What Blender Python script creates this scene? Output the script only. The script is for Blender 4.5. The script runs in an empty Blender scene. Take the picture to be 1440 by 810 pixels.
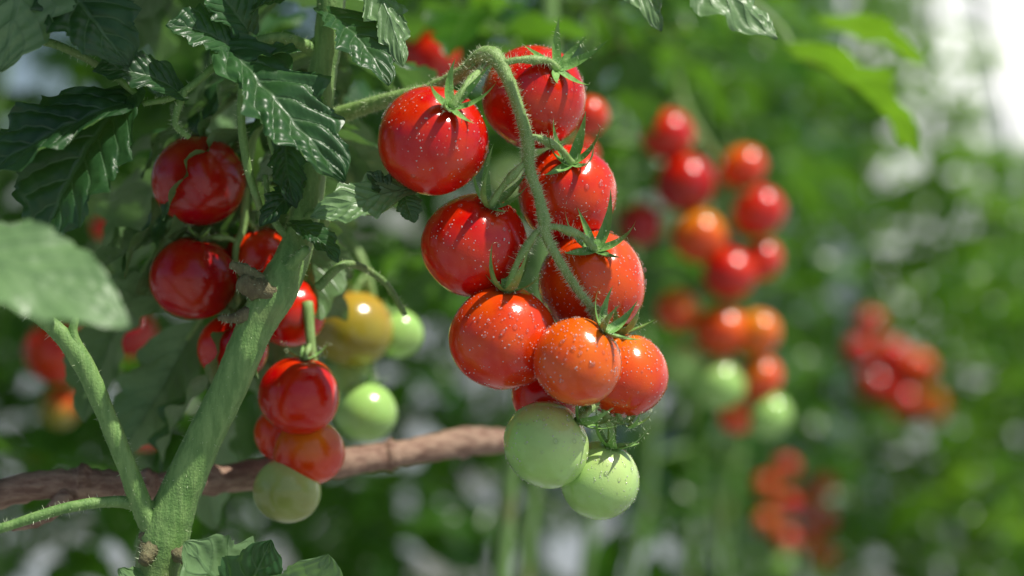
import bpy, math, numpy as np
from mathutils import Vector
S = 0.024            # one modelling unit = 2.4 cm
RNG = np.random.default_rng(7)
scene = bpy.context.scene

def nrm(v):
    v = np.asarray(v, float); return v/ (np.linalg.norm(v)+1e-12)

# ------------------------------------------------------------------ mesh buffer
class Buf:
    def __init__(s): s.v=[]; s.f=[]; s.a=[]; s.m=[]; s.n=0
    def add(s, v, f, a=None, m=0):
        v=np.asarray(v,float); f=np.asarray(f,int)
        if a is None: a=np.zeros((len(v),3))
        s.v.append(v); s.f.append(f+s.n); s.a.append(a)
        m=np.full(len(f),m) if np.isscalar(m) else m
        s.m.append(m); s.n+=len(v)
    def arrays(s):
        return np.concatenate(s.v),np.concatenate(s.f),np.concatenate(s.a),np.concatenate(s.m)
    def build(s, name, mats, parent=None, smooth=True):
        v,f,a,m=s.arrays()
        me=bpy.data.meshes.new(name)
        me.vertices.add(len(v)); me.vertices.foreach_set("co",v.astype(np.float32).ravel())
        me.loops.add(len(f)*4); me.loops.foreach_set("vertex_index",f.astype(np.int32).ravel())
        me.polygons.add(len(f))
        me.polygons.foreach_set("loop_start",(np.arange(len(f))*4).astype(np.int32))
        me.polygons.foreach_set("loop_total",np.full(len(f),4,np.int32))
        me.polygons.foreach_set("material_index",m.astype(np.int32))
        me.polygons.foreach_set("use_smooth",np.full(len(f),smooth))
        at=me.attributes.new("data","FLOAT_VECTOR","POINT")
        at.data.foreach_set("vector",a.astype(np.float32).ravel())
        me.update(calc_edges=True)
        for mt in mats: me.materials.append(mt)
        o=bpy.data.objects.new(name,me); scene.collection.objects.link(o)
        if parent: o.parent=parent
        return o

def empty(name):
    o=bpy.data.objects.new(name,None); o.empty_display_size=.5
    scene.collection.objects.link(o); return o

def grid_faces(nr,nc,wrap=False):
    i=np.arange(nr-1)[:,None]; j=np.arange(nc if wrap else nc-1)[None,:]
    j2=(j+1)%nc
    a=i*nc+j; b=i*nc+j2; c=(i+1)*nc+j2; d=(i+1)*nc+j
    return np.stack([a,b,c,d],-1).reshape(-1,4)

def catmull(P,n):
    P=np.asarray(P,float)
    Q=np.vstack([2*P[0]-P[1],P,2*P[-1]-P[-2]])
    out=[]
    for i in range(len(P)-1):
        p0,p1,p2,p3=Q[i:i+4]
        for t in np.linspace(0,1,n,endpoint=False):
            out.append(.5*((2*p1)+(-p0+p2)*t+(2*p0-5*p1+4*p2-p3)*t*t+(-p0+3*p1-3*p2+p3)*t**3))
    out.append(P[-1]); return np.array(out)

def tube(buf,P,R,sides=10,n=8,mat=0,rough=0.04,ridge=0.0,rng=RNG,rnd=0.5):
    P=np.asarray(P,float)
    R=np.asarray(R,float) if not np.isscalar(R) else np.full(len(P),R)
    C=catmull(P,n); rr=np.interp(np.linspace(0,1,len(C)),np.linspace(0,1,len(P)),R)
    T=np.gradient(C,axis=0); T/=np.linalg.norm(T,axis=1)[:,None]+1e-12
    ref=np.array([.31,.9,.2]) if abs(T[0]@nrm([.31,.9,.2]))<.9 else np.array([1.,0,.1])
    N=[];b=np.cross(T[0],ref)
    for t in T:
        b=b-t*(b@t); b=b/np.linalg.norm(b); N.append(b)
    N=np.array(N); B=np.cross(T,N)
    ang=np.linspace(0,2*np.pi,sides,endpoint=False)
    wob=1+rough*rng.standard_normal((len(C),1))*.6+rough*rng.standard_normal((len(C),sides))*.6+ridge*np.cos(ang*5)[None,:]
    r=rr[:,None]*wob
    V=C[:,None,:]+r[...,None]*(np.cos(ang)[None,:,None]*N[:,None,:]+np.sin(ang)[None,:,None]*B[:,None,:])
    c0=C[0]-T[0]*rr[0]*.3; c1=C[-1]+T[-1]*rr[-1]*.3
    V=np.concatenate([ (c0+ (V[0]-C[0])*.02)[None],V,(c1+(V[-1]-C[-1])*.02)[None]])
    nrow=len(V)
    a=np.zeros((nrow*sides,3)); a[:,1]=np.repeat(np.linspace(0,1,nrow),sides); a[:,2]=rnd
    buf.add(V.reshape(-1,3),grid_faces(nrow,sides,True),a,mat)
    return C,rr,T

def hairs(buf,C,rr,count,length=.06,wid=.006,mat=0,rng=RNG):
    idx=rng.integers(0,len(C)-1,count); t=rng.random(count)[:,None]
    c=C[idx]*(1-t)+C[idx+1]*t; r=rr[idx][:,None]
    T=C[idx+1]-C[idx]; T/=np.linalg.norm(T,axis=1)[:,None]+1e-9
    d=rng.standard_normal((count,3)); d-=T*np.sum(d*T,1)[:,None]; d/=np.linalg.norm(d,axis=1)[:,None]
    base=c+d*r*.9; dd=d+.35*rng.standard_normal((count,3))
    L=length*(.5+rng.random((count,1)))
    tip=base+dd*L; sd=np.cross(dd,rng.standard_normal((count,3))); sd/=np.linalg.norm(sd,axis=1)[:,None]
    V=np.stack([base-sd*wid,base+sd*wid,tip+sd*wid*.3,tip-sd*wid*.3],1).reshape(-1,3)
    buf.add(V,np.arange(count*4).reshape(-1,4),None,mat)

# ------------------------------------------------------------------ leaves
def leaf_grid(nt,ns,rng,W=.5,n=5,depth=.35,puck=.03,fold=.25,bend=.6,wave=.04,chord=True,rnd=None):
    t=np.linspace(0,1,nt+1); s=np.linspace(-1,1,ns+1)
    T,G=np.meshgrid(t,s,indexing='ij'); A=np.abs(G)
    prof=(T+.004)**.55*(1.003-T)**.85; prof/=prof.max()
    ph=np.where(G>0,rng.random(),rng.random())
    fr=(T*n+ph)%1; f=np.where(fr<.8,(fr/.8)**.9,(1-fr)/.2)
    fr2=(T*n*3+ph)%1
    x=G*W/2*prof*(1-depth*(1-f)*A**1.3-.07*(1-fr2)*A**3*(depth>0))
    y=T+.16*A**1.4*(1-T)*(T>0)*np.minimum(1,T*5)-.10*A**2*(1-np.minimum(1,T*4))
    lat=np.abs(np.sin(np.pi*(T*7-A*1.6)))**.7
    z=puck*(lat*np.minimum(1,A*4)*(1.1-A*.6)*prof) + fold*np.abs(x)
    z=z+wave*A**2*np.sin(2*np.pi*(T*(1.5+rng.random()*2)+rng.random())+np.where(G>0,1.5,0))*prof
    z=z+puck*.35*np.sin(T*31+G*7+rng.random()*6)*np.cos(G*9+T*9)
    x=x+.06*np.sin(T*np.pi)*(rng.random()-.5)*2
    b=bend if abs(bend)>1e-3 else 1e-3
    yb=np.sin(b*y)/b+z*np.sin(b*y); zb=-(1-np.cos(b*y))/b+z*np.cos(b*y)
    if chord:
        c=math.cos(b/2); q=math.sin(b/2)
        yb,zb=yb*c-zb*q, yb*q+zb*c
        k=(b/2)/math.sin(b/2); yb*=k; zb*=k; x=x*1.0
    V=np.stack([x,yb,zb],-1).reshape(-1,3)
    r=rng.random() if rnd is None else rnd
    a=np.stack([G,T,np.full_like(T,r)],-1).reshape(-1,3)
    return V,grid_faces(nt+1,ns+1),a

def put(V,base,dirv,normal,L):
    d=nrm(dirv); n=np.asarray(normal,float); n=nrm(n-d*(n@d)); s=np.cross(d,n)
    return np.asarray(base,float)+L*(V[:,:1]*s+V[:,1:2]*d+V[:,2:3]*n)

def hero_leaf(buf,base,tip,normal,W,rng=RNG,nt=84,ns=26,**k):
    base=np.array(base,float); tip=np.array(tip,float); L=np.linalg.norm(tip-base)
    V,f,a=leaf_grid(nt,ns,rng,W=W/L,**k)
    buf.add(put(V,base,tip-base,normal,L),f,a,0)

def compound(rng,nt,ns,lobes=4,droop=.5,pairs=3,ds=.35):
    b=Buf(); rnd=rng.random()
    rc=lambda t: np.array([.04*math.sin(t*4),t*(1-.12*droop*t),-droop*t*t*.6])
    def tang(t): return nrm(rc(t+.01)-rc(t-.01))
    P=[rc(t) for t in np.linspace(0,.82,5)]
    tube(b,P,[.018,.015,.012,.01,.007],sides=4 if nt<30 else 6,n=2 if nt<30 else 5,mat=1,rng=rng)
    def lf(base,d,L,W):
        V,f,a=leaf_grid(nt,ns,rng,W=W,n=lobes,depth=ds,puck=.03 if nt>30 else .0,fold=.12+.3*rng.random(),bend=.4+.9*rng.random(),wave=.05,chord=False,rnd=np.clip(rnd+.25*(rng.random()-.5),0,1))
        up=nrm(np.array([.25*rng.standard_normal(),.2*rng.standard_normal(),1]))
        b.add(put(V,base,d,up,L),f,a,0)
    lf(rc(.8),tang(.8)+[.1*rng.standard_normal(),0,.1],.42,.6)
    ts=np.linspace(.68,.26,pairs)
    for t in ts:
        for sd in (-1,1):
            tt=t+.03*rng.standard_normal(); base=rc(tt)
            d=nrm(np.array([sd*(1+.2*rng.standard_normal()),.55+.25*rng.standard_normal(),-.2+.25*rng.standard_normal()]))
            lf(base+d*.02,d,.30+.10*rng.random(),.55+.12*rng.random())
        if nt>8:
            sd=rng.choice([-1,1]); base=rc(t-.08)
            lf(base,np.array([sd,.4,-.1]),.12,.6)
    return b.arrays()

def place_compound(buf,tpl,base,az,pitch,roll,L,rj=None,rng=RNG):
    v,f,a,m=tpl
    ca,sa=math.cos(az),math.sin(az)
    d=np.array([ca*math.cos(pitch),sa*math.cos(pitch),math.sin(pitch)])
    n=np.array([-ca*math.sin(pitch),-sa*math.sin(pitch),math.cos(pitch)])
    s=np.cross(d,n); n2=n*math.cos(roll)+s*math.sin(roll)
    a2=a.copy(); a2[:,2]=np.clip(a2[:,2]*.5+.5*(rng.random() if rj is None else rj),0,1)
    buf.add(put(v,base,d,n2,L),f,a2,m)

# ------------------------------------------------------------------ materials
def newmat(name):
    m=bpy.data.materials.new(name); m.use_nodes=True
    nt=m.node_tree; nt.nodes.clear(); return m,nt,nt.nodes,nt.links
def N(ns,t,**k):
    n=ns.new(t)
    for a,b in k.items(): setattr(n,a,b)
    return n
def math_(ns,lk,op,a,b=None,c=None,clamp=False):
    n=ns.new('ShaderNodeMath'); n.operation=op; n.use_clamp=clamp
    for i,x in enumerate([a,b,c]):
        if x is None: continue
        if isinstance(x,(int,float)): n.inputs[i].default_value=x
        else: lk.new(x,n.inputs[i])
    return n.outputs[0]
def mix(ns,lk,fac,a,b,mode='MIX'):
    n=ns.new('ShaderNodeMix'); n.data_type='RGBA'; n.blend_type=mode
    for sock,x in ((n.inputs[0],fac),(n.inputs[6],a),(n.inputs[7],b)):
        if isinstance(x,(int,float)): sock.default_value=x
        elif isinstance(x,tuple): sock.default_value=(*x,1)
        else: lk.new(x,sock)
    return n.outputs[2]
def noise(ns,lk,scale,detail=3,rough=.5,vec=None):
    n=ns.new('ShaderNodeTexNoise'); n.inputs['Scale'].default_value=scale
    n.inputs['Detail'].default_value=detail; n.inputs['Roughness'].default_value=rough
    if vec is not None: lk.new(vec,n.inputs['Vector'])
    return n.outputs['Fac']
def ramp(ns,lk,fac,a,b):
    n=ns.new('ShaderNodeMapRange'); n.interpolation_type='SMOOTHSTEP'
    n.inputs['From Min'].default_value=a; n.inputs['From Max'].default_value=b
    lk.new(fac,n.inputs['Value']); return n.outputs['Result']

def leaf_mat(name,dark,mid,light,vein,trans=.35,rough=.42,tcol=(.16,.36,.04),spec=.5,bump=.5,simple=False,under=(.10,.20,.06),uf=.4):
    m,nt,ns,lk=newmat(name)
    at=N(ns,'ShaderNodeAttribute',attribute_name='data'); sp=N(ns,'ShaderNodeSeparateXYZ'); lk.new(at.outputs['Vector'],sp.inputs[0])
    tc=N(ns,'ShaderNodeTexCoord').outputs['Object']
    s=math_(ns,lk,'ABSOLUTE',sp.outputs[0]); t=sp.outputs[1]; r=sp.outputs[2]
    n1=noise(ns,lk,1.1,1 if simple else 4,.6,tc)
    mid_=math_(ns,lk,'SUBTRACT',1,ramp(ns,lk,s,.02,.07))
    c=mix(ns,lk,r,dark,mid)
    c=mix(ns,lk,ramp(ns,lk,n1,.42,.75),c,light)
    geo=N(ns,'ShaderNodeNewGeometry')
    p=N(ns,'ShaderNodeBsdfPrincipled')
    c=mix(ns,lk,math_(ns,lk,'MULTIPLY',geo.outputs['Backfacing'],uf),c,under)
    if simple:
        c=mix(ns,lk,math_(ns,lk,'MULTIPLY',mid_,.5),c,vein)
    else:
        q=math_(ns,lk,'SUBTRACT',math_(ns,lk,'MULTIPLY',t,7),math_(ns,lk,'MULTIPLY',s,1.6))
        q=math_(ns,lk,'PINGPONG',q,.5)            # 0 on lateral vein
        lat=math_(ns,lk,'SUBTRACT',1,ramp(ns,lk,q,.02,.10))
        lat=math_(ns,lk,'MULTIPLY',lat,math_(ns,lk,'SUBTRACT',1.0,math_(ns,lk,'MULTIPLY',s,.8)))
        v=math_(ns,lk,'MAXIMUM',lat,mid_)
        n2=noise(ns,lk,9,3,.6,tc)
        c=mix(ns,lk,math_(ns,lk,'MULTIPLY',n2,.30),c,dark)
        c=mix(ns,lk,math_(ns,lk,'MULTIPLY',v,.5),c,vein)
        vo=N(ns,'ShaderNodeTexVoronoi'); vo.inputs['Scale'].default_value=7; lk.new(tc,vo.inputs['Vector'])
        h=math_(ns,lk,'ADD',math_(ns,lk,'MULTIPLY',vo.outputs['Distance'],-.45),math_(ns,lk,'MULTIPLY',v,-1.0))
        h=math_(ns,lk,'ADD',h,math_(ns,lk,'MULTIPLY',n2,.3))
        bp=N(ns,'ShaderNodeBump'); bp.inputs['Strength'].default_value=bump; bp.inputs['Distance'].default_value=.05*S; lk.new(h,bp.inputs['Height'])
        lk.new(bp.outputs[0],p.inputs['Normal'])
    lk.new(c,p.inputs['Base Color'])
    p.inputs['Roughness'].default_value=rough; p.inputs['Specular IOR Level'].default_value=spec
    tr=N(ns,'ShaderNodeBsdfTranslucent'); lk.new(mix(ns,lk,.75,c,tcol),tr.inputs['Color'])
    mx=N(ns,'ShaderNodeMixShader'); mx.inputs[0].default_value=trans
    lk.new(p.outputs[0],mx.inputs[1]); lk.new(tr.outputs[0],mx.inputs[2])
    o=N(ns,'ShaderNodeOutputMaterial'); lk.new(mx.outputs[0],o.inputs[0]); return m

def stem_mat(name,c1,c2,c3,rough=.55,bump=.4,streak=(6,6,1.2)):
    m,nt,ns,lk=newmat(name)
    tc=N(ns,'ShaderNodeTexCoord').outputs['Object']
    mp=N(ns,'ShaderNodeMapping'); mp.inputs['Scale'].default_value=streak; lk.new(tc,mp.inputs[0])
    n1=noise(ns,lk,1.5,5,.65,mp.outputs[0]); n2=noise(ns,lk,.7,3,.5,tc); n3=noise(ns,lk,30,2,.5,tc)
    c=mix(ns,lk,ramp(ns,lk,n1,.35,.65),c1,c2)
    c=mix(ns,lk,ramp(ns,lk,n2,.56,.72),c,c3)
    p=N(ns,'ShaderNodeBsdfPrincipled'); lk.new(c,p.inputs['Base Color']); p.inputs['Roughness'].default_value=rough
    h=math_(ns,lk,'ADD',n1,math_(ns,lk,'MULTIPLY',n3,.35))
    bp=N(ns,'ShaderNodeBump'); bp.inputs['Strength'].default_value=bump; bp.inputs['Distance'].default_value=.06*S
    lk.new(h,bp.inputs['Height']); lk.new(bp.outputs[0],p.inputs['Normal'])
    o=N(ns,'ShaderNodeOutputMaterial'); lk.new(p.outputs[0],o.inputs[0]); return m

def tomato_mat():
    m,nt,ns,lk=newmat('tomato_skin')
    at=N(ns,'ShaderNodeAttribute',attribute_name='data')
    tc=N(ns,'ShaderNodeTexCoord').outputs['Object']
    n1=noise(ns,lk,2.2,3,.5,tc); n2=noise(ns,lk,45,2,.5,tc)
    hs=N(ns,'ShaderNodeHueSaturation'); lk.new(at.outputs['Vector'],hs.inputs['Color'])
    lk.new(math_(ns,lk,'ADD',.487,math_(ns,lk,'MULTIPLY',n1,.026)),hs.inputs['Hue'])
    lk.new(math_(ns,lk,'ADD',.78,math_(ns,lk,'MULTIPLY',n1,.5)),hs.inputs['Value'])
    vo=N(ns,'ShaderNodeTexVoronoi'); vo.inputs['Scale'].default_value=13; lk.new(tc,vo.inputs['Vector'])
    fk=math_(ns,lk,'SUBTRACT',1,ramp(ns,lk,vo.outputs['Distance'],.04,.12))
    c=mix(ns,lk,math_(ns,lk,'MULTIPLY',fk,.14),hs.outputs[0],(.85,.62,.30))
    p=N(ns,'ShaderNodeBsdfPrincipled'); lk.new(c,p.inputs['Base Color'])
    lk.new(math_(ns,lk,'ADD',.10,math_(ns,lk,'MULTIPLY',n1,.16)),p.inputs['Roughness'])
    p.inputs['Specular IOR Level'].default_value=.5
    p.inputs['Coat Weight'].default_value=.4; p.inputs['Coat Roughness'].default_value=.10; p.inputs['Coat IOR'].default_value=1.4
    bp=N(ns,'ShaderNodeBump'); bp.inputs['Strength'].default_value=.12; bp.inputs['Distance'].default_value=.02*S
    lk.new(n2,bp.inputs['Height']); lk.new(bp.outputs[0],p.inputs['Normal'])
    o=N(ns,'ShaderNodeOutputMaterial'); lk.new(p.outputs[0],o.inputs[0]); return m

def plain(name,col,rough=.5,**k):
    m,nt,ns,lk=newmat(name); p=N(ns,'ShaderNodeBsdfPrincipled')
    p.inputs['Base Color'].default_value=(*col,1); p.inputs['Roughness'].default_value=rough
    for a,b in k.items(): p.inputs[a.replace('_',' ')].default_value=b
    o=N(ns,'ShaderNodeOutputMaterial'); lk.new(p.outputs[0],o.inputs[0]); return m

def water_mat(name,milk,rough):
    # thin clear water: sees through to the skin, fresnel gloss on top, a little scatter
    m,nt,ns,lk=newmat(name)
    tr=N(ns,'ShaderNodeBsdfTransparent'); gl=N(ns,'ShaderNodeBsdfGlossy'); gl.inputs['Roughness'].default_value=rough
    df=N(ns,'ShaderNodeBsdfDiffuse'); df.inputs['Color'].default_value=(.95,.90,.82,1)
    m1=N(ns,'ShaderNodeMixShader'); m1.inputs[0].default_value=milk
    lk.new(tr.outputs[0],m1.inputs[1]); lk.new(df.outputs[0],m1.inputs[2])
    fr=N(ns,'ShaderNodeFresnel'); fr.inputs['IOR'].default_value=1.33
    f2=math_(ns,lk,'ADD',math_(ns,lk,'MULTIPLY',fr.outputs[0],.6),.025)
    m2=N(ns,'ShaderNodeMixShader'); lk.new(f2,m2.inputs[0]); lk.new(m1.outputs[0],m2.inputs[1]); lk.new(gl.outputs[0],m2.inputs[2])
    o=N(ns,'ShaderNodeOutputMaterial'); lk.new(m2.outputs[0],o.inputs[0]); return m

M_LEAF=leaf_mat('leaf_near',(.010,.044,.014),(.036,.112,.032),(.055,.150,.048),(.12,.22,.10),trans=.28,rough=.38,bump=.38,spec=.55,under=(.24,.40,.17),uf=.85)  # leaf under-side is paler, raised further to pass for sunlit leaf
M_LEAF_SHADE=leaf_mat('leaf_mass_shade_tone',(.006,.036,.005),(.026,.105,.008),(.060,.17,.015),(.10,.20,.05),trans=.36,rough=.30,tcol=(.20,.48,.02),spec=.35,simple=True)  # same leaf, darker: shade inside the rows put into the colour
M_LEAF_SUN=leaf_mat('leaf_mass_sun_tone',(.014,.062,.005),(.060,.185,.010),(.120,.29,.018),(.14,.28,.05),trans=.44,rough=.26,tcol=(.32,.64,.02),spec=.45,simple=True)  # same leaf, brighter and yellower: sunlight put into the colour
M_STEM=stem_mat('stem_green',(.20,.34,.09),(.31,.46,.16),(.22,.35,.09))
M_MAIN=stem_mat('stem_main',(.13,.26,.065),(.22,.37,.11),(.21,.26,.09),bump=.5)
M_STUB=stem_mat('stem_scar',(.20,.18,.09),(.12,.10,.05),(.22,.24,.11),rough=.8,bump=.9)
M_BARK=stem_mat('bark',(.22,.12,.085),(.42,.28,.20),(.12,.07,.045),rough=.8,bump=1.0,streak=(1.0,4,6))
M_TOM=tomato_mat()
M_HAIR=plain('stem_hair',(.66,.76,.48),.4)
M_DROP=water_mat('water_drop',.04,.12)
M_SPECK=water_mat('dew_speck',.42,.12)
M_SEPAL=stem_mat('sepal_green',(.13,.31,.06),(.23,.43,.11),(.17,.34,.08))

# ------------------------------------------------------------------ tomatoes
RED=(.64,.014,.002); DEEP=(.44,.006,.003); ORR=(.72,.034,.002); ORG=(.84,.15,.004); MID=(.78,.070,.003)
AMB=(.72,.26,.012); YG=(.34,.29,.03); GRN=(.37,.62,.16); PGR=(.50,.68,.23)
def frame(axis):
    z=nrm(axis); x=nrm(np.cross(z,[.2,1,.1])); y=np.cross(z,x); return np.stack([x,y,z])
def tomato(parent,name,c,r,axis,col,top,drops=0,res=(34,48),rng=RNG):
    b=Buf(); th=np.linspace(.002,np.pi-.002,res[0]); ph=np.linspace(0,2*np.pi,res[1],endpoint=False)
    TH,PH=np.meshgrid(th,ph,indexing='ij'); k=rng.random(4)
    R=1+.012*np.cos(5*PH+k[0]*6)*np.sin(TH)+.015*np.cos(2*PH+k[1]*6)*np.sin(TH)**2+.012*np.cos(3*TH+k[2])
    X=R*np.sin(TH)*np.cos(PH);Y=R*np.sin(TH)*np.sin(PH);Z=R*np.cos(TH)*(.95+.05*k[3])-.10*np.exp(-(TH/.28)**2)
    F=frame(axis); Vl=np.stack([X,Y,Z],-1).reshape(-1,3); V=np.asarray(c)+r*(Vl@F)
    w=np.clip((Z.ravel()+.25+.15*np.sin(3*PH.ravel()+k[0]*6))/1.1,0,1)[:,None]
    a=np.array(col)*(1-w)+np.array(top)*w
    b.add(V,grid_faces(res[0],res[1],True)[:,::-1],a,0)
    if drops:
        d=rng.standard_normal((drops,3)); d/=np.linalg.norm(d,axis=1)[:,None]
        d=d[d[:,1]<.35]
        t6=np.linspace(.02,np.pi-.02,10); p8=np.linspace(0,2*np.pi,12,endpoint=False)
        A,B=np.meshgrid(t6,p8,indexing='ij'); U=np.stack([np.sin(A)*np.cos(B),np.sin(A)*np.sin(B),np.cos(A)*.6],-1).reshape(-1,3)
        fc=grid_faces(10,12,True)[:,::-1]
        for j,q in enumerate(d):
            big=j<len(d)*.24
            if big:
                q=nrm(q+np.array([0,0,.35])) if rng.random()<.6 else q
                rr=min(.036,.0155*math.exp(.42*rng.standard_normal()))
            else: rr=min(.012,.0058*math.exp(.4*rng.standard_normal())+.002)
            Fq=frame(q); ax=Fq[2]; ct=float(ax@F[2]); thq=math.acos(max(-1,min(1,ct)))
            sr=math.hypot(math.sin(thq),math.cos(thq)*(.95+.05*k[3]))
            if thq<.5: continue
            st_=np.array([1+.25*rng.random()*big,1,1])
            b.add(np.asarray(c)+ax*r*sr*1.003+rr*((U*st_)@Fq),fc,None,1 if big else 2)
    return b.build(name,[M_TOM,M_DROP,M_SPECK],parent)

def calyx(buf,c,r,axis,n=6,L=.5,W=.1,rng=RNG,lift=.5):
    F=frame(axis); p0=np.asarray(c)+r*.86*F[2]
    off=rng.random()*6
    for i in range(n):
        az=off+i*2*np.pi/n+.15*rng.standard_normal(); l=L*(.8+.4*rng.random())
        nt,nsn=12,4; t=np.linspace(0,1,nt+1); s=np.linspace(-1,1,nsn+1); T,G=np.meshgrid(t,s,indexing='ij')
        wd=W*(.75+.5*rng.random())*.5*((1-T)**.8)*(.7+1.2*T*(1-T)*2)
        lf=lift*(.4+1.1*rng.random())
        rad=l*(T*.95-.22*lf*T**3)+.03; up=r*.10*np.sin(T*2.0)-.28*rad**2/r*(1-lf*.6)+lf*l*T**2.0*.95+.02
        tw=.25*rng.standard_normal()*T
        e=np.array([math.cos(az),math.sin(az)]);sd=np.array([-e[1],e[0]])
        lat=G*wd+tw*l*.5*T
        x=rad*e[0]+lat*sd[0]; y=rad*e[1]+lat*sd[1]; z=up+np.abs(G)*wd*.5
        V=p0+np.stack([x,y,z],-1).reshape(-1,3)@F
        buf.add(V,grid_faces(nt+1,nsn+1),None,1)
        C=p0+np.stack([x[:,2],y[:,2],z[:,2]],-1)@F
        hairs(buf,C,np.full(len(C),W*.2),30,length=.035,wid=.003,mat=2,rng=rng)
    return p0

def pedicel(buf,start,end,axis,r0=.055,rng=RNG,sag=None,hair=True,bow=.18):
    s=np.array(start,float); e=np.array(end,float); ax=nrm(axis); d=np.linalg.norm(e-s)
    m=s*.5+e*.5+ax*bow*d
    k1=s*.25+e*.75+ax*bow*1.1*d
    C,rr,_=tube(buf,[s,(s+m)/2+ax*.05*d,m,k1,e+ax*.02],[r0,r0*.85,r0*1.35,r0*.8,r0*1.3],sides=10,n=6,mat=0)
    if hair: hairs(buf,C,rr,int(320*d),length=.045,wid=.003,mat=2,rng=rng)

# ================================================= HERO CLUSTER
hero=empty('tomato_cluster')
rng=np.random.default_rng(11)
T_=[ # centre, radius, stalk axis, colour, shoulder colour, attachment on rachis
 ((-1.09,-.35,2.05),.775,(.38,-.72,.58),RED,RED,(-.42,-.1,3.05)),
 ((.32,.55,2.75),.755,(.46,-.72,.50),RED,RED,(-.15,-.3,3.12)),
 ((.80,.62,1.36),.72,(.05,-.76,.62),RED,ORR,(.20,-.3,2.10)),
 ((-.52,.1,.60),.755,(.31,-.55,.78),RED,RED,(.22,-.3,1.75)),
 ((-.12,-.25,-.69),.745,(.08,-.30,.95),ORR,MID,(.42,-.35,.82)),
 ((1.15,.45,.08),.77,(.02,-.74,.66),ORR,MID,(.44,-.4,.84)),
 ((.89,-.75,-1.0),.615,(.62,-.25,.74),MID,ORG,(1.12,-.35,-.28)),
 ((1.58,.25,-1.24),.64,(-.05,-.1,1),ORR,ORG,(1.16,-.2,-.36)),
 ((.50,.75,-1.55),.50,(.4,.2,.8),RED,ORR,None),
 ((.475,-.3,-2.17),.615,(.80,-.15,.60),GRN,PGR,(1.22,.0,-1.55)),
 ((1.24,.1,-2.72),.56,(.30,-.25,.92),GRN,PGR,(1.22,.0,-1.60)),
]
green=Buf()
for i,(c,r,ax,col,top,at) in enumerate(T_):
    tomato(hero,f'tomato_{i+1}',c,r,ax,col,top,drops=[480,480,480,480,750,750,700,500,0,420,420][i],res=(56,80),rng=rng)
    if at is not None:
        p=calyx(green,c,r,ax,n=6,L=.60 if i<7 else .48,W=.15,rng=rng,lift=.95)
        pedicel(green,at,p,ax,r0=.052,rng=rng)
C,rr,_=tube(green,[(-2.6,1.3,2.55),(-1.9,.9,2.72),(-1.2,.55,2.85),(-.7,.2,3.05),(-.42,-.05,3.24),(-.24,-.2,3.22),(-.06,-.33,2.9),(.12,-.34,2.4),(.22,-.32,2.0),(.23,-.32,1.7),(.36,-.35,1.3),(.44,-.4,.95),(.48,-.4,.7),(.70,-.42,.3),(.92,-.42,-.05),(1.12,-.32,-.32),(1.22,-.1,-.7),(1.20,.1,-1.2),(1.2,.05,-1.6)],
   [.13,.11,.10,.10,.13,.12,.09,.078,.095,.08,.07,.088,.068,.06,.055,.055,.05,.045,.045],sides=14,n=8,mat=0,rough=.04)
hairs(green,C,rr,6500,length=.042,wid=.003,mat=2,rng=rng)
for e in [((-.3,0,3.22),(-.62,-.1,3.05)),((-.3,0,3.2),(-.52,-.25,2.9))]:
    C,rr,_=tube(green,[e[0],(np.array(e[0])+e[1])/2+[0,0,.05],e[1]],[.05,.035,.015],sides=8,n=5); hairs(green,C,rr,80,length=.05,wid=.0035,mat=2,rng=rng)
calyx(green,(1.55,.0,-2.05),.18,(.3,-.5,.8),n=5,L=.42,W=.11,rng=rng,lift=.9)
pedicel(green,(1.22,0,-1.55),(1.52,-.02,-1.9),(.3,-.4,.9),r0=.04,rng=rng)
green.build('rachis_and_calyces',[M_STEM,M_SEPAL,M_HAIR],hero)

# ================================================= other clusters
def cluster(name,origin,k,items,path,rad=.075,seed=1,res=(26,36),cal=True):
    rg=np.random.default_rng(seed); e=empty(name); g=Buf(); o=np.array(origin,float)
    P=[o+k*np.array(p,float) for p in path]
    C,rr,_=tube(g,P,np.linspace(rad*1.2,rad*.6,len(P)),sides=8,n=6,rng=rg)
    for i,(x,y,z,r,ax,col,top) in enumerate(items):
        c=o+k*np.array([x,y,z]); R=r*k
        if ax is None:
            dd=nrm(C[np.argmin(np.linalg.norm(C-(c+[0,0,R]),axis=1))]-c); ax=nrm(dd*.7+np.array([0,-.15,.6])+.2*rg.standard_normal(3))
        tomato(e,f'tomato_{i+1}',c,R,ax,col,top,res=res,rng=rg)
        if cal:
            p=calyx(g,c,R,ax,n=5,L=R*.65,W=R*.15,rng=rg,lift=.5)
            j=np.argmin(np.linalg.norm(C-(p+[0,0,R*.4]),axis=1))
            pedicel(g,C[j],p,ax,r0=.042,rng=rg,hair=False,bow=.1)
    g.build('rachis_and_calyces',[M_STEM,M_SEPAL,M_HAIR],e); return e

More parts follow.
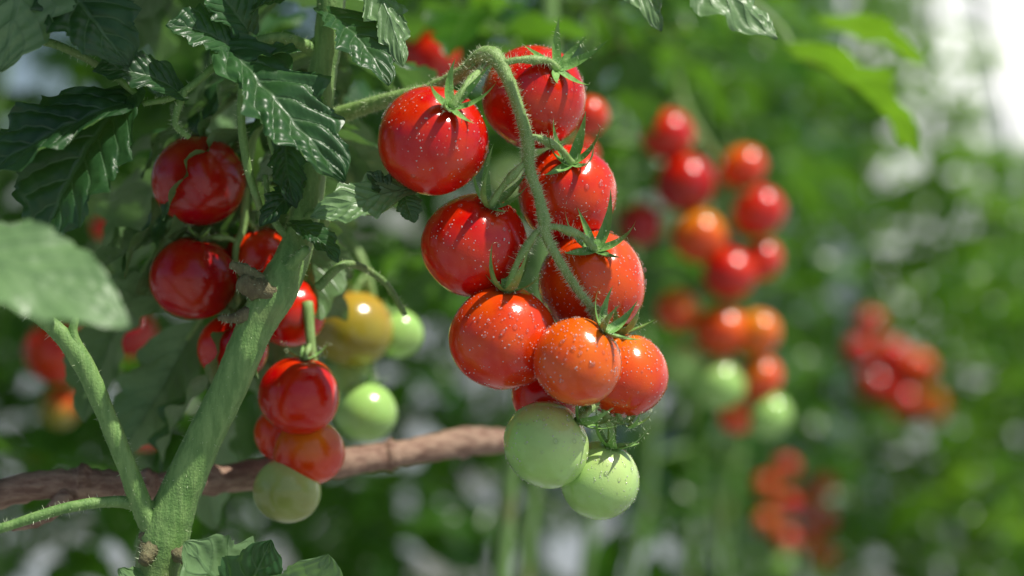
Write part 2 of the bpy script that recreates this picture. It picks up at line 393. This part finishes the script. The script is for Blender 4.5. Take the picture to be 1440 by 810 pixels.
cluster('tomato_cluster',(0,1.4,0),1.06,[
 (-4.40,.0,1.51,.66,(.1,.1,1),DEEP,DEEP),(-4.48,.0,.14,.62,(.2,-.1,1),DEEP,DEEP),
 (-3.65,.6,.40,.50,None,RED,RED),(-4.0,.5,-.85,.50,(.2,-.1,1),RED,RED),(-3.22,.8,-.35,.52,(.1,.1,1),RED,RED),
],[(-3.0,.4,3.0),(-3.6,.2,2.3),(-3.75,.2,1.6),(-3.8,.2,.9),(-3.9,.1,.5),(-3.9,.3,-.2)],seed=3,res=(40,56))
cluster('tomato_cluster',(0,1.6,0),1.066,[
 (-2.98,-.1,-1.51,.575,(.15,-.15,1),RED,RED),(-2.88,.2,-2.33,.50,(0,.1,1),ORR,AMB),(-3.17,.1,-2.86,.48,(.2,.2,1),(.34,.38,.10),PGR),(-3.30,.6,-2.1,.42,None,ORR,ORR)
],[(-2.9,.2,-.2),(-2.85,.1,-.7),(-2.8,.1,-1.3),(-2.95,.3,-2.0),(-3.0,.3,-2.5)],seed=4,res=(40,56))
cluster('tomato_cluster',(0,6.0,0),1.25,[
 (-2.23,0,-.58,.56,None,YG,(.50,.28,.03)),(-1.62,.3,-.65,.36,None,GRN,GRN),(-2.05,0,-1.75,.44,None,GRN,GRN),(-2.3,.4,-1.35,.4,None,GRN,PGR)
],[(-2.4,.5,.8),(-2.1,.3,.3),(-1.95,.3,-.4),(-2.0,.4,-1.3)],seed=5)
cluster('tomato_cluster',(0,12,0),1.5,[
 (-1.15,0,3.28,.42,None,RED,RED),(1.08,0,2.42,.28,None,ORR,ORR),(1.0,.5,1.9,.25,None,RED,RED),(-.05,.3,1.6,.3,None,PGR,PGR)
],[(-1.0,.5,4.6),(-.6,.5,4.0),(.5,.6,3.2),(.9,.6,2.6),(.8,.6,2.0)],seed=6)
cluster('tomato_cluster',(0,16,0),1.67,[
 (-5.35,0,-.65,.36,None,DEEP,RED),(-6.4,0,-.9,.45,None,ORR,RED),(-5.75,0,.85,.16,None,ORR,ORR),(-4.9,0,-1.6,.30,None,ORR,RED),(-6.45,0,2.2,.18,None,RED,RED),
 (-5.2,.2,-2.0,.3,None,ORR,ORR),(-6.4,.2,-1.7,.3,None,YG,ORR)
],[(-6.2,.5,3.0),(-6.0,.5,1.5),(-5.8,.5,.3),(-5.7,.5,-.8),(-5.6,.5,-1.6)],seed=7)
cluster('tomato_cluster',(5.6,24,0),2.0,[
 (-.62,0,2.15,.38,None,RED,RED),(-.37,0,1.47,.42,None,DEEP,RED),(-.97,.2,.90,.32,None,DEEP,RED),(.47,.1,1.70,.32,None,ORR,ORG),
 (.67,0,1.08,.37,None,RED,RED),(-.18,-.1,.72,.38,None,MID,AMB),(.25,-.1,.20,.38,None,RED,RED),(.72,.1,.40,.30,None,RED,ORR),
 (-.45,.1,-.30,.32,None,MID,AMB),(.15,0,-.60,.38,None,MID,ORG),(.65,0,-.63,.33,None,ORG,AMB),(.12,0,-1.35,.37,None,GRN,PGR),
 (.70,.1,-1.27,.32,None,MID,AMB),(-.40,.1,-1.05,.32,None,GRN,YG),(.83,.1,-1.80,.32,None,GRN,GRN),(.40,.2,-1.80,.28,None,MID,ORG),(.2,.4,.5,.3,None,DEEP,RED)
],[(-.5,.4,3.2),(-.3,.3,2.5),(.1,.3,1.8),(.2,.3,1.0),(.3,.3,.2),(.3,.3,-.6),(.4,.3,-1.4)],rad=.09,seed=8)
cluster('tomato_cluster',(21.5,72,-5.0),4.0,[
 (-.50,0,.35,.22,None,DEEP,RED),(-.05,0,.3,.24,None,RED,RED),(.33,0,.12,.24,None,ORR,ORG),(-.28,0,-.12,.25,None,DEEP,RED),(.14,0,-.35,.24,None,RED,ORR),(.55,0,-.40,.22,None,ORG,AMB),(-.3,.2,.75,.2,None,DEEP,RED),(.02,.1,-.08,.22,None,RED,RED)
],[(0,.3,1.2),(0,.2,.4),(.1,.2,-.3)],rad=.1,seed=9)
for k_,(ox,sd) in enumerate([((14.9,72,-11.8),10),((17.4,74,-13.0),12)]):
    cluster('tomato_cluster',ox,4.0,[((-.15 if j%2 else .13),0,.42-.25*j,.16,None,ORR if j%2 else RED,ORR if j<3 else ORG) for j in range(5)]+[(.05,0,-.9,.15,None,GRN,GRN)],
      [(0,.2,.8),(0,.15,.2),(0,.15,-.5)],rad=.1,seed=sd)

# ================================================= MAIN PLANT
plant=empty('tomato_plant')
rng=np.random.default_rng(21)
st=Buf()
def st_tube(P,R,h=0,mat=0,**k):
    C,rr,_=tube(st,P,R,mat=mat,rng=rng,**k)
    if h: hairs(st,C,rr,h,length=.04,wid=.003,mat=1,rng=rng)
    return C
st_tube([(-5.3,.6,-33),(-5.0,.5,-20),(-5.05,.3,-9),(-5.1,.1,-5.5),(-5.02,0,-4.2),(-4.9,0,-3.55),(-4.72,0,-3.0),(-4.35,0,-2.15),(-3.98,0,-1.4),(-3.62,.05,-.55),(-3.34,.1,-.05),(-3.08,.3,.55),(-2.95,.5,1.2),(-2.85,.6,2.0),(-2.75,.6,3.0),(-2.6,.6,4.2),(-2.5,.7,8),(-2.8,.8,14),(-2.6,1,24),(-2.7,1,38)],
   [.3,.3,.3,.3,.3,.36,.30,.26,.25,.26,.30,.24,.23,.22,.21,.21,.2,.19,.17,.1],h=2200,sides=20,n=9,rough=.02,ridge=.03)
st_tube([(-4.95,-.05,-3.5),(-5.15,-.15,-3.1),(-5.35,-.25,-2.5),(-5.65,-.35,-1.7),(-5.95,-.45,-1.0),(-6.4,-.6,-.45),(-7.1,-.8,-.1),(-8.2,-1.0,.1),(-9.5,-1,1.0)],
   [.2,.155,.14,.135,.15,.11,.09,.08,.06],h=600,sides=14,n=8,rough=.025)
st_tube([(-5.95,-.45,-.95),(-6.05,-.5,-.65),(-6.0,-.5,-.4)],[.12,.08,.04],sides=10,n=5)
st_tube([(-5.0,-.1,-3.1),(-5.5,-.2,-2.98),(-6.2,-.4,-3.05),(-7.2,-.6,-3.35),(-8.4,-.6,-3.6)],[.12,.08,.075,.07,.06],h=300,sides=10,n=8)
for P,R,m_ in [([(-3.4,0,-.05),(-3.62,-.2,.0),(-3.78,-.3,.10)],[.22,.15,.12],2),([(-3.5,0,.02),(-3.75,-.15,.25),(-3.93,-.2,.33)],[.17,.09,.05],2),([(-3.55,0,-.3),(-3.85,-.15,-.42),(-4.1,-.2,-.42)],[.15,.08,.03],2),
            ([(-3.2,.1,.2),(-3.0,-.1,.42),(-2.85,-.2,.55)],[.13,.08,.06],0),
            ([(-4.9,-.1,-3.6),(-4.6,-.2,-3.75),(-4.45,-.25,-3.85)],[.2,.1,.06],2),([(-5.0,-.1,-3.5),(-5.05,-.32,-3.7),(-5.1,-.42,-3.8)],[.2,.13,.07],2)]:
    st_tube(P,R,sides=14,n=6,rough=.13,h=60,mat=m_)
for P,R in [([(-2.8,.6,3.4),(-3.3,.2,3.55),(-3.9,-.1,3.3),(-4.6,-.3,2.7),(-5.1,-.4,2.55)],[.11,.08,.06,.05,.04]),
            ([(-4.55,-.3,2.75),(-4.68,-.3,2.3),(-4.5,-.2,2.1)],[.06,.05,.04]),
            ([(-5.1,-.4,2.6),(-5.6,-.5,3.0),(-6.3,-.6,3.35),(-7.2,-.6,3.5)],[.045,.05,.06,.07]),
            ([(-3.9,-.1,3.3),(-3.75,-.3,2.9),(-3.78,-.2,2.4),(-3.72,0,1.7),(-3.55,.1,1.1)],[.06,.06,.06,.06,.05]),
            ([(-2.9,.5,1.0),(-3.15,.2,1.5),(-3.35,.1,1.9),(-3.5,.2,2.5)],[.1,.06,.05,.05]),
            ([(-2.95,.3,1.0),(-2.4,-.1,1.15),(-1.9,-.3,1.05),(-1.45,-.35,1.33)],[.07,.05,.045,.03]),
            ([(-3.05,.3,.6),(-3.4,.2,1.0),(-3.5,.2,1.6)],[.07,.05,.04]),
            ([(-2.8,.5,-.0),(-2.4,.8,.35),(-1.9,1.2,.1),(-1.6,1.5,-.4)],[.07,.06,.05,.04])]:
    st_tube(P,R,sides=10,n=7,h=150)
st.build('stems',[M_MAIN,M_HAIR,M_STUB],plant)

lv=Buf()
def H(b_,t_,n_,W_,**k):
    k.setdefault('depth',.28); k.setdefault('puck',.028); k.setdefault('wave',.035)
    hero_leaf(lv,b_,t_,n_,W_,rng=rng,**k)
GL=(.30,-.66,.60)   # turned half-way between sun and aisle
UN=(-.25,.70,-.60)  # pale under-side turned to the aisle, its colour standing in for sunlight
H((-3.95,-.3,3.35),(-2.26,-1.0,1.42),GL,1.6,n=4,depth=.36,bend=.45,puck=.04,rnd=1.0)
H((-3.75,-.2,3.1),(-2.9,-.5,3.25),(.1,-.5,.9),.6,n=4,bend=.5)
H((-3.85,-.2,3.3),(-4.75,-.6,3.6),(-.1,-.8,.6),.95,n=4,bend=.6,rnd=.8)
H((-3.7,0,3.6),(-4.3,-.3,4.4),(.2,-.8,.6),1.0,n=4,bend=.4)
H((-3.6,-.1,3.9),(-2.75,-.5,4.1),(.1,-.7,.7),.7,n=4,bend=.5)
H((-5.35,-.4,2.62),(-6.35,-1.1,.50),(-.15,-.80,.6),1.9,n=4,depth=.26,bend=.5,puck=.03,rnd=.4)
H((-5.3,-.5,2.55),(-7.3,-1.1,1.35),(-.3,-.7,.7),1.6,n=4,depth=.28,bend=.6,puck=.03,rnd=.3)
H((-4.6,-.3,2.7),(-5.7,-.8,2.95),(-.2,-.8,.6),.85,n=4,bend=.7,rnd=.4)
H((-6.7,-.7,5.2),(-6.75,-1.5,2.85),UN,1.7,n=4,bend=-.6,fold=-.2,puck=.03,rnd=.4)
H((-6.3,-.6,4.5),(-5.15,-1.0,2.98),(.1,-.8,.6),1.5,n=4,bend=.7,rnd=.4)
H((-7.0,-.5,4.2),(-7.7,-.9,2.9),GL,1.4,n=4,bend=.5,rnd=.7)
H((-6.0,-.2,3.6),(-5.2,-.5,3.9),(.1,-.8,.6),.7,n=4,bend=.5,rnd=.2)
H((-2.6,.1,3.9),(-1.68,-.7,2.76),GL,1.15,n=4,depth=.35,bend=.6,rnd=1)
H((-2.2,.1,4.6),(-1.50,-.5,3.05),UN,.75,n=4,depth=.4,bend=-.6,rnd=.9)
H((-2.3,.2,4.2),(-1.2,-.2,4.05),(.1,-.7,.7),.6,n=4,bend=.5,rnd=.6)
H((-1.45,-.35,1.38),(-2.74,-.8,.96),UN,.8,n=3,bend=-.5,fold=-.2,rnd=.9)
H((-1.5,-.35,1.35),(-1.35,-.4,.9),(.3,-.8,.3),.45,n=3,bend=.4,rnd=.9)
H((-1.6,-.3,1.25),(-2.0,-.5,1.6),(.3,-.8,.3),.4,n=3,bend=.4,rnd=.5)
H((-3.1,0,.9),(-2.4,-.4,.35),(.2,-.7,.7),.5,n=4,bend=.8,rnd=.2)
H((-3.0,.1,1.5),(-3.5,-.3,.85),(0,-.8,.5),.5,n=4,bend=.7,rnd=.2)
H((-3.2,.2,2.2),(-3.0,-.3,1.1),(.2,-.8,.4),.6,n=4,bend=.6,rnd=.2)
H((-2.9,.6,5.6),(-3.9,-.3,4.75),(.1,-.1,1),1.6,n=4,bend=.5,rnd=.3)  # this and the next two: out-of-view leaves added to shade the left truss
H((-2.7,.6,5.8),(-2.3,-1.0,4.85),(.1,-.1,1),1.5,n=4,bend=.5,rnd=.3)
H((-3.4,.4,5.6),(-4.6,.4,4.9),(.1,-.1,1),1.5,n=4,bend=.5,rnd=.3)
# blurred leaflet nearer than the truss, on the left-hand fork, pale under-side in place of sunlight
H((-6.9,-5.0,.50),(-4.17,-5.4,-.42),UN,1.35,n=3,depth=.04,bend=-.4,puck=.008,wave=.02,fold=-.10,rnd=1)
st2=Buf(); tube(st2,[(-7.6,-.85,-.0),(-8.4,-2.5,.9),(-7.8,-4.6,1.0),(-6.9,-5.0,.50)],[.08,.07,.06,.04],sides=8,n=7)
H((-3.7,.1,-5.2),(-4.45,-.8,-3.45),UN,2.0,n=4,bend=-.3,fold=-.2,rnd=.5)
H((-3.1,.1,-5.2),(-2.5,-.8,-3.62),UN,1.8,n=4,bend=-.3,fold=-.2,rnd=.5)
H((-4.3,.1,-5.0),(-5.4,-.6,-3.85),UN,1.1,n=4,bend=-.4,rnd=.9)
H((-4.0,-.1,-4.9),(-3.3,-.6,-3.45),GL,1.3,n=4,bend=.3,rnd=1)
tube(st2,[(-4.95,0,-4.6),(-4.4,.1,-4.9),(-3.7,.1,-5.2),(-3.1,.1,-5.2)],[.1,.08,.06,.05],sides=8,n=6)
H((1.1,-1.0,4.9),(1.98,-1.4,3.4),UN,.7,n=3,depth=.1,bend=-.4,rnd=.9)
H((1.9,-1.0,4.8),(3.5,-1.5,3.28),UN,1.15,n=3,depth=.15,bend=-.4,rnd=.9)
tube(st2,[(-2.55,.7,6.5),(-1.5,.2,6.9),(0,-.5,6.6),(1.1,-1,5.2),(1.9,-1.0,4.7)],[.1,.09,.08,.06,.04],sides=8,n=7)
st2.build('petioles',[M_STEM],plant)
hd=[compound(np.random.default_rng(100+i),34,10,lobes=4,droop=.5+.2*(i%3),ds=.28) for i in range(4)]
r3=np.random.default_rng(5)
def att(z,az,pitch,L,roll=0,x=-2.7,y=.7): place_compound(lv,hd[r3.integers(4)],(x,y,z),math.radians(az),pitch,roll,L,rng=r3)
for z,az,p,L in [(6.6,180,.4,7),(7.6,230,.45,7),(6.2,150,.2,8),(5.6,145,.3,6.5),(7.5,205,.4,8),(8.5,185,.2,8),(4.6,120,.1,7),(9.5,245,.4,8),
                 (3.6,135,-.1,6),(3.0,150,-.3,6),(2.2,130,-.4,5.5),(2.8,110,-.2,6),(1.0,135,-.5,5.5),(4.0,95,0,6),(10.5,210,.3,9),(11.5,160,.2,9),(13,240,.2,9)]:
    att(z,az,p,L,roll=.3*r3.standard_normal())
for k in range(26):
    att(14+k*.9,r3.uniform(60,300),.2,8.5,roll=.2*r3.standard_normal())
lv.build('leaves',[M_LEAF,M_STEM],plant)

b=Buf()
tube(b,[(-9.5,1.0,-3.75),(-7.4,1.3,-3.0),(-6.4,1.5,-2.95),(-5.6,1.8,-3.0),(-4.6,2.2,-2.95),(-3.2,3.2,-2.85),(-1.9,4.2,-2.75),(-.8,5.0,-2.62),(-.1,5.6,-2.65)],[.2,.22,.25,.19,.22,.25,.2,.26,.2],sides=20,n=10,rough=.07,rng=rng)
tube(b,[(-6.6,1.3,-3.1),(-6.9,1.0,-3.4),(-7.3,.9,-3.5)],[.16,.09,.05],sides=10,n=5,rough=.12,rng=rng)
for q in [(-6.4,1.45,-2.9),(-5.5,1.7,-2.98),(-2.0,4.1,-2.75)]:
    q=np.array(q); tube(b,[q-[.14,0,0],q,q+[.14,0,0.01]],[.2,.285,.2],sides=18,n=5,rough=.06,rng=rng)
b.build('wooden_branch',[M_BARK])

# ================================================= BACKGROUND ROWS
tA=[compound(np.random.default_rng(200+i),16,6,lobes=4,droop=.4+.3*(i%3)) for i in range(5)]
tB=[compound(np.random.default_rng(300+i),8,4,lobes=3,droop=.4+.3*(i%3)) for i in range(5)]
tC=[compound(np.random.default_rng(400+i),5,2,lobes=2,droop=.4+.3*(i%3),pairs=2) for i in range(5)]
def pruned(c,az,L):
    # leaves stripped around the ripening trusses on the aisle side
    for t in (.25,.5,.75,1.0):
        x=c[0]+math.cos(az)*L*t; y=c[1]+math.sin(az)*L*t; z=c[2]-.3*t*t*L
        if y<26 and 2.0+.1*(y-10)<x<9.5+.1*y and -6.5<z<7.5 : return True
        if y<74 and y>26 and 8+.22*(y-24)-1<x<14+.22*(y-24) and -18<z<1: return True
    return False
def plant_at(buf,x,y,zmin,zmax,step,rg,Lr=(8,12),prune=True):
    d=y+24
    tp=tA if d<75 else (tB if d<170 else tC)
    zz=np.linspace(-33,zmax,9); P=[(x+.5*rg.standard_normal(),y+.5*rg.standard_normal(),z) for z in zz]
    C,_,_=tube(buf,P,.22,sides=6,n=4,mat=1,rng=rg)
    z=zmin; az=rg.random()*6.28
    while z<zmax:
        i=np.argmin(abs(C[:,2]-z)); az+=2.4+.4*rg.standard_normal(); L=rg.uniform(*Lr)
        pi,ro,ti=.25+.3*rg.standard_normal(),.4*rg.standard_normal(),rg.integers(5)
        if not (prune and pruned(C[i],az,L)):
            place_compound(buf,tp[ti],C[i],az,pi,ro,L,rng=rg)
        z+=step*(.6+.8*rg.random())
    return C
def row(name,x0,ds,zmin,zmax,step,seed,Lr=(8,12),prune=True,vz=4,mat=None):
    rg=np.random.default_rng(seed); b=Buf()
    for d in ds:
        x=x0+.22*(d-48)+rg.uniform(-1.2,1.2); far=1+max(0,(d-100))/250
        plant_at(b,x,d-24+rg.uniform(-1.5,1.5),zmin if d<70 else zmin-7-(8 if d>100 else 0),zmax+rg.uniform(-vz,vz),step*far,rg,Lr,prune)
    return b.build(name,[mat or M_LEAF_SHADE,M_MAIN])
row('tomato_plant_row',1.0,[40,49,58,67,76,86,96,108,120,134],-3,36,1.6,31,(6,8.5))
row('tomato_plant_row',-16,[30,40,50,60,70,80,90,102,116,130],-8,36,1.8,32,(7,10))
row('tomato_plant_row',-36,[50,64,78,92,106,120,140],-12,36,2.2,33)
row('tomato_plant_row',19.5,[78,87,96,105,114,123,132],-16,6,1.8,34,(5,8),False,6,M_LEAF_SUN)
# plants closing the end of the aisle, in two ranks
for q,(y0,x0,tops) in enumerate([(106,22,[20,18,22,12,8,12,10,6,8]),(130,16,[38,36,36,34,36,30,19,12,11,15,26,30,32])]):
    rg=np.random.default_rng(77+q); b=Buf()
    for i,tp_ in enumerate(tops):
        plant_at(b,x0+i*4.4+rg.uniform(-1.5,1.5),y0+rg.uniform(-6,6),-30,tp_+rg.uniform(-2,2),1.9,rg,(5,8.5),False)
    b.build('tomato_plant_row',[M_LEAF_SUN,M_MAIN])

b=Buf(); rg=np.random.default_rng(9)
for bs,tp,n_,W in [((6.0,12,4.9),(8.35,11,2.6),(.3,.3,.9),1.9),((6.6,12,5.6),(8.6,11.5,4.6),(.3,.2,.9),1.4)]:
    hero_leaf(b,bs,tp,n_,W,rng=rg,nt=40,ns=12,n=4,depth=.2,bend=.6,rnd=1.0)
tube(b,[(1.5,16,8.5),(3.5,14,7.6),(5.5,12.5,5.8),(6.0,12,4.9)],[.12,.1,.08,.05],sides=8,n=6,mat=1)
b.build('tomato_leaf',[M_LEAF_SUN,M_STEM])

# ================================================= POLYTUNNEL added beyond the plot for white glare between the leaves
Zg=-33
gh=empty('added_polytunnel')
yc,R,x0,x1=300,110,47,420
film=Buf(); th=np.linspace(0,np.pi,33); xs=np.linspace(x0,x1,20)
A,Xx=np.meshgrid(th,xs,indexing='ij')
sag=1-.012*np.abs(np.sin((Xx-x0)/(x1-x0)*19*np.pi))
V=np.stack([Xx,yc-R*np.cos(A)*sag,Zg+R*np.sin(A)*sag],-1).reshape(-1,3)
film.add(V,grid_faces(33,20))
for xe in (x0,x1):   # gable ends
    arc=np.stack([np.full(33,xe),yc-R*np.cos(th),Zg+R*np.sin(th)],-1); bot=arc.copy(); bot[:,2]=Zg-.5
    film.add(np.concatenate([arc,bot]),grid_faces(2,33))
fm,nt_,ns_,lk_=newmat('polythene_film')
tcn=N(ns_,'ShaderNodeTexCoord').outputs['Object']
pf=N(ns_,'ShaderNodeBsdfPrincipled'); lk_.new(mix(ns_,lk_,noise(ns_,lk_,.04,5,.6,tcn),(.78,.80,.81),(.90,.90,.88)),pf.inputs['Base Color']); pf.inputs['Roughness'].default_value=.35
of=N(ns_,'ShaderNodeOutputMaterial'); lk_.new(pf.outputs[0],of.inputs[0])
film.build('film',[fm],gh)
hp=Buf()
for x in xs: tube(hp,[(x,yc-(R+.6)*math.cos(t),Zg+(R+.6)*math.sin(t)) for t in np.linspace(0,math.pi,13)],.9,sides=6,n=3,rough=0)
tube(hp,[(x0,yc,Zg+R+.8),(x1,yc,Zg+R+.8)],1.0,sides=6,n=3,rough=0); tube(hp,[(x0,yc-R-.8,Zg+2),(x1,yc-R-.8,Zg+2)],1.5,sides=6,n=3,rough=0)
hp.build('hoops',[plain('galvanised_steel',(.45,.46,.47),.4,Metallic=.7)],gh)

# ================================================= GROUND
def ground_mat(name,c1,c2,c3,rough=.85):
    m,nt,ns,lk=newmat(name); tc=N(ns,'ShaderNodeTexCoord').outputs['Object']
    n1=noise(ns,lk,.05,6,.65,tc); n2=noise(ns,lk,.8,6,.7,tc)
    c=mix(ns,lk,ramp(ns,lk,n1,.4,.6),c1,c2); c=mix(ns,lk,ramp(ns,lk,n2,.52,.68),c,c3)
    p=N(ns,'ShaderNodeBsdfPrincipled'); lk.new(c,p.inputs['Base Color']); p.inputs['Roughness'].default_value=rough
    bp=N(ns,'ShaderNodeBump'); bp.inputs['Strength'].default_value=.6; bp.inputs['Distance'].default_value=.01; lk.new(n2,bp.inputs['Height']); lk.new(bp.outputs[0],p.inputs['Normal'])
    o=N(ns,'ShaderNodeOutputMaterial'); lk.new(p.outputs[0],o.inputs[0]); return m
def sheet(name,quads,mat):
    b=Buf()
    for q in quads: b.add(np.array(q,float),[[0,1,2,3]])
    return b.build(name,[mat],smooth=False)
sheet('ground',[[(-20000,-20000,Zg),(20000,-20000,Zg),(20000,40000,Zg),(-20000,40000,Zg)]],ground_mat('soil_film',(.30,.33,.36),(.16,.155,.13),(.42,.46,.50),.6))
xl=lambda y,o: 12+o+.22*(y-24)
sheet('path',[[(xl(-300,-5),-300,Zg+.2),(xl(-300,5),-300,Zg+.2),(xl(150,5),150,Zg+.2),(xl(150,-5),150,Zg+.2)]],ground_mat('path',(.12,.12,.12),(.18,.18,.18),(.09,.08,.07)))

for o in scene.objects:
    if o.parent is None: o.scale=(S,S,S)

# ================================================= light, world, camera
ts=Vector((.44,-.19,.87)).normalized()
w=bpy.data.worlds.new("World"); scene.world=w; w.use_nodes=True
ns=w.node_tree.nodes; lk=w.node_tree.links; bg=ns['Background']
sky=ns.new('ShaderNodeTexSky'); sky.sky_type='NISHITA'; sky.sun_disc=False
sky.sun_elevation=math.asin(ts.z); sky.sun_rotation=math.atan2(ts.x,ts.y); sky.air_density=1.0; sky.dust_density=1.5
lk.new(sky.outputs[0],bg.inputs[0]); bg.inputs[1].default_value=.085
sd=bpy.data.lights.new('sun','SUN'); sd.energy=5.0; sd.angle=math.radians(.5); sd.color=(1,.96,.85)
so=bpy.data.objects.new('sun',sd); scene.collection.objects.link(so); so.rotation_euler=ts.to_track_quat('Z','Y').to_euler(); so.location=(0,0,3)
cd=bpy.data.cameras.new('camera'); co=bpy.data.objects.new('camera',cd); scene.collection.objects.link(co)
co.location=(0,-24*S,0); co.rotation_euler=(math.radians(90),0,0)
cd.lens=60; cd.sensor_width=36; cd.clip_start=.01; cd.clip_end=2000
cd.dof.use_dof=True; cd.dof.focus_distance=23.6*S; cd.dof.aperture_fstop=4.5
scene.camera=co
scene.view_settings.view_transform='Standard'; scene.view_settings.look='None'; scene.view_settings.exposure=0
